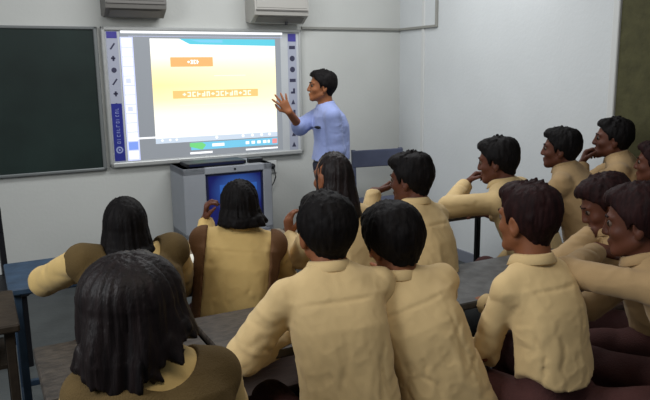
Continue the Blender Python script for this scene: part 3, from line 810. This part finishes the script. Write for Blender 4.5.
tw0, tw1, tz1 = -cw+lw+.004, cw-rw-.004, ch-tw-.004-.40
MB().box(tw0, tw1, .03, .30, .002, tz1, .004).build('housing', M['black'], tv)
bz = MB().box(tw0, tw0+.018, .01, .035, .002, tz1).box(tw1-.012, tw1, .01, .035, .002, tz1).box(tw0, tw1, .01, .035, tz1-.014, tz1).box(tw0, tw1, .01, .035, .002, .05)
bz.build('bezel', mat('tv_bezel', (34, 38, 70), .4), tv)
scr = MB().box(tw0+.016, tw1-.010, .024, .029, .045, tz1-.012).build('screen', tvm, tv)
sc_w = tw1-tw0
MB().box(tw0+.24*sc_w, tw1-.10*sc_w, .0225, .0238, tz1*.42, tz1*.80).build('picture_window', glow('tv_window', (46, 92, 168), .8), scr)
MB().box(tw0+.44*sc_w, tw1-.30*sc_w, .021, .0224, tz1*.745, tz1*.765).build('picture_title', glow('tv_title', (190, 215, 245), .9), scr)
# things on the cabinet
pl = empty('media_player', room((cu0+cu1)/2-.085, vc+.10, ch), ROOMZ)
tag(pl, 'flat black media player lying on top of the grey television cabinet', 'media player')
MB().box(-.24, .24, -.08, .12, .006, .036, .005).build('casing', M['black'], pl)
MB().box(-.22, .22, -.083, -.079, .012, .03).build('fascia', mat('dark_blue_plastic', (28, 34, 60), .35), pl)
rb = MB().box(-.06, .06, -.03, .03, 0, .035, .006)
tag(rb.build('board_duster', M['black'], None, False, room((cu0+cu1)/2+.255, vc+.09, ch), ROOMZ), 'small black block beside media player on the cabinet right end', 'duster')
# socket, plug and cable
su, sz = on_front(270.5, 166); so = empty('wall_socket', room(su, VW, sz), ROOMZ)
tag(so, 'white wall socket plate right of the grey television cabinet', 'socket')
MB().box(-.075, .055, -.012, 0, -.06, .05, .004).build('plate', M['jamb'], so)
MB().box(-.055, -.03, -.017, -.011, -.02, .02, .003).build('switch', M['paper'], so)
pg = empty('power_plug', room(su+.01, VW-.012, sz), ROOMZ)
tag(pg, 'black power plug with a drooping cable in the wall socket', 'plug')
MB().tube([(0, 0, 0), (0, -.012, 0), (0, -.035, 0)], [.024, .026, .016], 14).build('plug_body', M['black'], pg, True)
MB().tube([(0, -.035, 0), (.0, -.05, -.03), (.012, -.045, -.09), (-.004, -.035, -.14), (-.03, -.03, -.18), (-.10, -.01, -.20)], .005, 8).build('cable', M['black'], pg, True)

# ------------------------------------------------------------------ desks, benches, chairs
def desk_unit(u0, u1, v0, v1, z, top, frame, label, group='desks in rows', shelf=True):
    t = empty('school_desk', room((u0+u1)/2, (v0+v1)/2, 0), ROOMZ); w, d = (u1-u0)/2, (v1-v0)/2
    tag(t, label, 'desk', group)
    MB().box(-w, w, -d, d, z-.03, z, .006).build('desk_top', M[top], t)
    for sx in (-1, 1):
        for sy in (-1, 1):
            x = sx*(w-.035); y = sy*(d-.045)
            MB().box(x-.016, x+.016, y-.016, y+.016, 0, z-.03, .003).build('leg', M[frame], t)
        x = sx*(w-.035)
        MB().box(x-.012, x+.012, -d+.06, d-.06, .10, .13, .003).build('side_rail', M[frame], t)
        MB().box(x-.012, x+.012, -d+.06, d-.06, z-.065, z-.032, .003).build('side_rail', M[frame], t)
    MB().box(-w+.05, w-.05, d-.058, d-.034, .12, .15, .003).build('stretcher', M[frame], t)
    MB().box(-w+.05, w-.05, d-.058, d-.034, z-.09, z-.05, .003).build('stretcher', M[frame], t)
    if shelf: MB().box(-w+.052, w-.052, -d+.08, d-.062, z-.19, z-.175).build('book_shelf', M[frame], t)
    return t
def bench_unit(u0, u1, v0, v1, z, label, top='benchwood', frame='blackmetal'):
    t = empty('school_bench', room((u0+u1)/2, (v0+v1)/2, 0), ROOMZ); w, d = (u1-u0)/2, (v1-v0)/2
    tag(t, label, 'bench', 'benches behind the desks')
    MB().box(-w, w, -d, d, z-.03, z, .008).build('seat', M[top], t)
    for sx in (-1, 1):
        for sy in (-1, 1):
            x = sx*(w-.04); y = sy*(d-.04)
            MB().box(x-.015, x+.015, y-.015, y+.015, 0, z-.03, .003).build('leg', M[frame], t)
    MB().box(-w+.05, w-.05, -.012, .012, .10, .125, .003).build('stretcher', M[frame], t)
    MB().box(-w+.03, -w+.05, -d+.05, d-.05, .10, .125).build('side_rail', M[frame], t); MB().box(w-.05, w-.03, -d+.05, d-.05, .10, .125).build('side_rail', M[frame], t)
    return t
# second row (nearer)
desk_unit(.10, .615, 1.88, 2.30, .74, 'deskwood', 'blackmetal', 'dark scratched desk in front of the nearest long-haired girl', shelf=False)
desk_unit(.635, 1.47, 1.88, 2.30, .74, 'deskwood', 'blackmetal', 'dark desk under the left elbow of the nearest boy', shelf=False)
desk_unit(1.50, 2.50, 1.93, 2.36, .74, 'greydesk', 'blackmetal', 'grey-topped desk between the two nearest boys seen from behind')
# front row
desk_unit(.06, .70, 3.00, 3.45, .74, 'bluedesk', 'bluedesk', 'blue painted desk under the left elbow of the girl in a brown waistcoat', shelf=False)
desk_unit(.72, 1.50, 3.00, 3.45, .74, 'browntop', 'blackmetal', 'brown desk in front of the girl facing the television')
desk_unit(1.52, 2.30, 3.00, 3.45, .74, 'browntop', 'blackmetal', 'brown desk beyond the girl with loose side strands')
desk_unit(2.34, 3.02, 3.14, 3.52, .75, 'deskwood', 'blackmetal', 'dark narrow desk under the elbow of the boy with fist at mouth', shelf=False)
desk_unit(-.62, .075, 2.50, 2.94, .76, 'brownwood', 'brownwood', 'brown wooden desk cut off by the left edge of the picture')
for a in ((.04, .62, 1.34, 1.66, .42, 'wooden bench under the nearest long-haired girl'), (.66, 1.30, 1.22, 1.58, .42, 'wooden bench under the two nearest boys seen from behind'), (1.34, 2.62, 1.10, 1.48, .48, 'wooden bench under the boy with the hanging shirt tail'),
          (.14, 1.22, 2.22, 2.60, .42, 'wooden bench under the two girls in brown waistcoats'), (1.26, 2.02, 2.18, 2.54, .42, 'wooden bench under the boy resting his chin on his hand'), (2.06, 3.25, 2.20, 2.62, .42, 'wooden bench under the boys seated along the right wall')):
    bench_unit(*a)
# green pole-like prop leaning at the left desk
gp = MB().tube([(0, 0, 0), (.0, .0, .74)], .014, 10)
tag(gp.build('green_pole', M['green'], None, True, at(8, 330, 2.62)*np.array([1, 1, 0])), 'thin green upright pole beside the brown desk at the left edge', 'pole')
def chair(name, u, v, rz, label, m, sz, bz, w=.26):
    t = empty(name, room(u, v, 0), ROOMZ+rz); tag(t, label, 'chair')
    MB().box(-w, w, -.22, .22, sz-.03, sz, .008).build('seat', M[m], t)
    for sx in (-1, 1):
        MB().box(sx*(w-.03)-.016, sx*(w-.03)+.016, -.20, -.17, 0, sz-.03, .003).build('leg', M[m], t)
        MB()._add([(sx*(w-.02)+dx*.016, y+dy*.014, z) for (y, z) in ((.20, 0), (.20, sz), (.235, bz)) for dx, dy in ((-1, -1), (1, -1), (1, 1), (-1, 1))],
                  [(3, 2, 1, 0), (8, 9, 10, 11)]+[(k*4+i, k*4+(i+1) % 4, k*4+4+(i+1) % 4, k*4+4+i) for k in (0, 1) for i in range(4)]).build('back_post', M[m], t)
    MB().box(-w+.005, w-.005, .205, .228, bz-.155, bz-.004, .006).build('backrest', M[m], t)
    return t
pc_ = at(388, 190, 5.75)
chair('teachers_chair', float(pc_@E1), float(pc_@NN), radians(-8), 'grey-blue wooden chair with wide top rail standing by the corner', 'bluegrey', .50, .93, .25)
pb_ = at(-22, 262, 3.6)
chair('black_chair', float(pb_@E1), float(pb_@NN), radians(12), 'black chair just entering the picture at the left edge', 'black', .45, .86, .20)
# worksheet on the brown desk
tag(MB().box(-.10, .10, -.07, .07, 0, .0015).build('paper_sheet', M['paper'], None, False, room(.90, 3.085, .7405), ROOMZ+.3), 'white paper sheet lying on the brown desk between the two girls', 'paper')
# ------------------------------------------------------------------ lights, world, camera
def area(name, loc, size, power, colr, tgt, sizey=None):
    l = bpy.data.lights.new(name, 'AREA'); l.energy = power; l.color = colr; l.size = size
    if sizey: l.shape = 'RECTANGLE'; l.size_y = sizey
    o = bpy.data.objects.new(name, l); o.location = tuple(loc)
    o.rotation_euler = (Vector(tgt)-Vector(loc)).to_track_quat('-Z', 'Y').to_euler()
    return link(o)
area('window_light', room(-2.4, 1.6, 2.9), 1.5, 95, (.96, .98, 1.0), room(1.6, 2.6, .6), 2.0)
area('ceiling_tube', room(1.9, 3.7, 3.15), 2.4, 56, (.98, .99, 1), room(1.8, 4.2, 0), .5)
area('rear_tube', room(.8, .7, 3.0), 2.0, 16, (1, .93, .82), room(1.0, 1.8, .6), .6)
w = bpy.data.worlds.new('World'); scene.world = w; w.use_nodes = True
bg = w.node_tree.nodes['Background']; bg.inputs['Color'].default_value = (.80, .86, .95, 1); bg.inputs['Strength'].default_value = .13
cam = bpy.data.cameras.new('camera'); cam.sensor_fit = 'HORIZONTAL'; cam.sensor_width = 36; cam.lens = FOC*36/650; cam.clip_start = .05
co = bpy.data.objects.new('camera', cam); col.objects.link(co)
co.matrix_world = Matrix(((_R2[0], _U2[0], -_F[0], 0), (_R2[1], _U2[1], -_F[1], 0), (_R2[2], _U2[2], -_F[2], CAMH), (0, 0, 0, 1)))
scene.camera = co
scene.view_settings.view_transform = 'Standard'; scene.view_settings.look = 'None'
scene.view_settings.exposure = 0; scene.view_settings.gamma = 1

# ------------------------------------------------------------------ the people
# teacher
T, TI = person('man in a light blue shirt standing beside the whiteboard, right hand raised towards it', (322, 86, 5.2), 104, hy=-6, hp=4, pel=(0, -.02), pz=.90, s=1.02, sw=.175, bs=1.0,
    rarm=dict(el=(300, 127, 5.2), wr=(289, 112, 5.02), hd=(.12, .5, .85), pn=(.97, -.24, 0), curl=.12, spread=.3), larm=dict(el=(.02, -.03, -.27), wr=(.02, .06, -.24)),
    skin='skin_t', shirt='blue', trouser='trouser_navy', vox=.006, stand=True, hem=.10, nk=.138, sleeve_end=.2, fold=.6, seed=3)
# pocket with a dark spectacle case clipped in it
def on_chest(I, dx, dz, off):
    c = I['N']-I['axis']*dz; return c+I['rt']*dx+np.array([0, off, 0])
sh_o = TI['shirt']
def chest_pt(t, ang, off):
    sb = 1.02; a = np.interp(t, SHIRT_PROFILE[0], SHIRT_PROFILE[1])*sb+off; b = np.interp(t, SHIRT_PROFILE[0], SHIRT_PROFILE[2])*sb+off
    P_, N_ = TI['P'], TI['N']; up_ = TI['axis']; fw_ = np.cross(up_, TI['rt']); L_ = np.linalg.norm(N_-P_)
    return P_+up_*L_*t+TI['rt']*a*sin(radians(ang))+fw_*(b*cos(radians(ang))-.03*4*t*(1-t))
pk = MB(); gx_ = [[chest_pt(t, a, .006) for a in (-46, -38, -30, -22, -16)] for t in (.46, .52, .58, .64)]
gi_ = [[chest_pt(t, a, -.01) for a in (-46, -38, -30, -22, -16)] for t in (.46, .52, .58, .64)]
vs = [q for r in gx_ for q in r]+[q for r in gi_ for q in r]; fs = []
for i in range(3):
    for j in range(4): fs += [(i*5+j, i*5+j+1, i*5+j+6, i*5+j+5), (20+i*5+j+5, 20+i*5+j+6, 20+i*5+j+1, 20+i*5+j)]
for j in range(4): fs += [(j, 20+j, 21+j, j+1), (15+j, 16+j, 36+j, 35+j)]
for i in range(3): fs += [(i*5, i*5+5, 25+i*5, 20+i*5), (i*5+4, 24+i*5, 29+i*5, i*5+9)]
pk._add(vs, fs); pk.build('pocket', M['blue'], sh_o)
pn_ = [chest_pt(.655, a, .012) for a in (-40, -33, -26, -19)]
tag(MB().tube(pn_, [.008, .012, .012, .008], 8).build('spectacle_case', M['black'], sh_o, True), 'black spectacle case clipped in the shirt pocket')
bl = []
for i in range(33):
    th = 2*pi*i/32; bl.append(th)
bm = MB(); zb = TI['P'][2]+.045; A_, B_ = .158, .122
vs = [(r*A_*sin(th), r*B_*cos(th)-.004, zb+dz) for th in bl[:-1] for r, dz in ((1.0, -.018), (1.03, -.018), (1.03, .018), (1.0, .018))]
bm._add(vs, [(i*4+k, ((i+1) % 32)*4+k, ((i+1) % 32)*4+(k+1) % 4, i*4+(k+1) % 4) for i in range(32) for k in range(4)])
bm.build('belt', M['leather'], T)
# front row
person('girl in brown waistcoat with long black hair, elbow on the blue desk', (125, 225, 2.5), 26, pel=(.0, -.12), s=.98, sw=.180, bs=1.0, nk=.095, drop=-.05, scoop=1.25, vx=.056, kind='girl', hair='hair', hairlen=.16, hairw=.90,
    larm=dict(el=(36, 286, 2.62), wr=(92, 270, 2.86)), rarm=dict(el=(.06, .18, -.2), wr=(-.12, .24, .02)), vest='scoop', shirt='cloth_y', seed=11, group='students')
person('girl with yellow back panel and brown edges facing the blue television screen', (239, 205, 2.85), 6, hy=16, pel=(-.05, -.10), s=.98, sw=.165, bs=.95, vx=.058, nk=.10, drop=-.01, kind='girl', hair='hair', hairlen=.085, hairw=.92,
    larm=dict(el=(207, 254, 3.02), wr=(206, 225, 3.14), hd=(.1, -.2, 1), pn=(1, 0, 0), curl=.9), rarm=dict(el=(.05, .2, -.22), wr=(-.16, .22, .02)), vest='open', shirt='cloth_y', seed=12, skin='skin_d', group='students')
person('girl with loose side strands of hair sitting in front of the teacher', (333, 177, 2.9), 34, hy=4, pel=(0, -.10), s=.98, kind='girl', hair='hair_g', hairlen=.20, hairw=.80,
    larm=dict(el=(298, 258, 2.95), wr=(290, 236, 3.14), hd=(0, .2, 1), curl=.6), shirt='cloth', seed=13, group='students')
person('boy resting his chin on his hand below the grey-blue chair', (411, 178, 3.0), 40, hy=14, hp=-6, pel=(-.01, -.13), s=.98, sw=.165, bs=.82,
    larm=dict(el=(366, 226, 3.08), wr=(374, 192, 3.22), hd=(.75, -.6, .28), pn=(.2, .2, 1), curl=.3), shirt='cloth', seed=14, skin='skin_d', group='students', hair_tuft=1.15)
person('boy in profile with fist at his mouth and elbow on the desk edge', (498, 160, 3.45), 52, hy=6, hp=-8, pel=(.06, -.22), pz=.52, s=1.02, sw=.165, bs=.92,
    larm=dict(el=(449, 207, 3.44), wr=(466, 184, 3.6), hd=(.35, -.45, .6), pn=(.4, -.8, .2), curl=.9), rarm=dict(el=(-.03, -.07, -.27), wr=(-.08, .15, -.18)), shirt='cloth', seed=15, nk=.11, skin='skin_d', group='students')
person('boy in profile with bare neck sitting between the two boys who lean on their hands', (561, 148, 3.75), 56, hy=6, hp=0, pel=(.03, -.16), pz=.55, s=.98, sw=.17, bs=.98,
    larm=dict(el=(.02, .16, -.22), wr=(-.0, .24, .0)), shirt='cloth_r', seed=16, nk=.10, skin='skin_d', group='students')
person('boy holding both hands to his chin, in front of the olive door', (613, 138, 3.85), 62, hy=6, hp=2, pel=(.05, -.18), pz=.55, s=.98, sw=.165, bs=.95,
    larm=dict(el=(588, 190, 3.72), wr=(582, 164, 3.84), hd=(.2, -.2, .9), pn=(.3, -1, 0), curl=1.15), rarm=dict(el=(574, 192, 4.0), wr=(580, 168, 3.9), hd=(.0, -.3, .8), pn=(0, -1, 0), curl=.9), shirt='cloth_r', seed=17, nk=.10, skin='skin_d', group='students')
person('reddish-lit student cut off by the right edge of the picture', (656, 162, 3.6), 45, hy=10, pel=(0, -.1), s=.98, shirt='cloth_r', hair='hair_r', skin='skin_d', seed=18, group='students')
# second row
person('girl with wavy dark hair and brown scoop-necked waistcoat, nearest the camera', (131, 297, 1.55), 22, hy=-4, hp=-6, nx=.035, nk=.145, pel=(-.0, -.10), pz=.47, s=1.0, sw=.165, bs=.95, kind='girl', hair='hair_g', hairlen=.228, hairw=1.30, vee=.20, asym=.30, wave=2.8, scoop=1.14, vx=.06,
    vest='scoop', shirt='cloth_y', seed=19, vox=.005, group='students')
person('boy seen from behind with left elbow stuck out over the desk', (326, 230, 2.08), 16, hy=4, pel=(.02, -.18), pz=.50, s=1.04, sw=.172, bs=.86, slv=1.15, hv=1.02,
    larm=dict(el=(247, 352, 2.0), wr=(292, 338, 2.16)), rarm=dict(el=(.08, .12, -.25), wr=(-.12, .2, .05)), shirt='cloth', seed=20, fold=1.4, vox=.006, group='students')
person('boy seen from behind leaning against the shoulder of the nearest boy', (393, 239, 2.16), 20, hy=10, hr=-8, hp=-10, pel=(.13, -.16), pz=.50, s=1.04, sw=.165, bs=.82, hv=1.06, slv=1.2,
    larm=dict(el=(.0, .2, -.22), wr=(-.05, .24, .03)), rarm=dict(el=(.08, .16, -.2), wr=(-.05, .22, .12)), shirt='cloth', seed=21, fold=1.4, vox=.006, group='students')
person('boy with reddish-black hair and hanging shirt tail, seen from behind', (528, 218, 2.15), 26, hy=8, tail=.17, hp=-2, bs=.72, nk=.128, hv=.97, pel=(.02, -.10), pz=.56, s=1.03, sw=.165, hair='hair_r',
    larm=dict(el=(.0, .10, -.26), wr=(.02, .22, -.06)), rarm=dict(el=(.03, .15, -.22), wr=(-.05, .24, .0)), shirt='cloth', seed=22, fold=1.3, vox=.006, hem=.09, group='students')
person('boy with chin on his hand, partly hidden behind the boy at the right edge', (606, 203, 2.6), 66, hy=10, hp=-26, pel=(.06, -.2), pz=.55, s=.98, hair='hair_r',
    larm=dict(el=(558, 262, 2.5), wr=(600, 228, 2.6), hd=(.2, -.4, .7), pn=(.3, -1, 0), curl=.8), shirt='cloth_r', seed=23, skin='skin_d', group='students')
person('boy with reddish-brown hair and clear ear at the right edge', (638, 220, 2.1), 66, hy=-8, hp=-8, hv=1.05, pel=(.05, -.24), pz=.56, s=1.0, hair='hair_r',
    larm=dict(el=(566, 272, 2.15), wr=(596, 252, 2.35)), rarm=dict(el=(.0, .2, -.2), wr=(-.15, .2, .05)), shirt='cloth_r', seed=24, skin='skin_d', vox=.006, group='students')
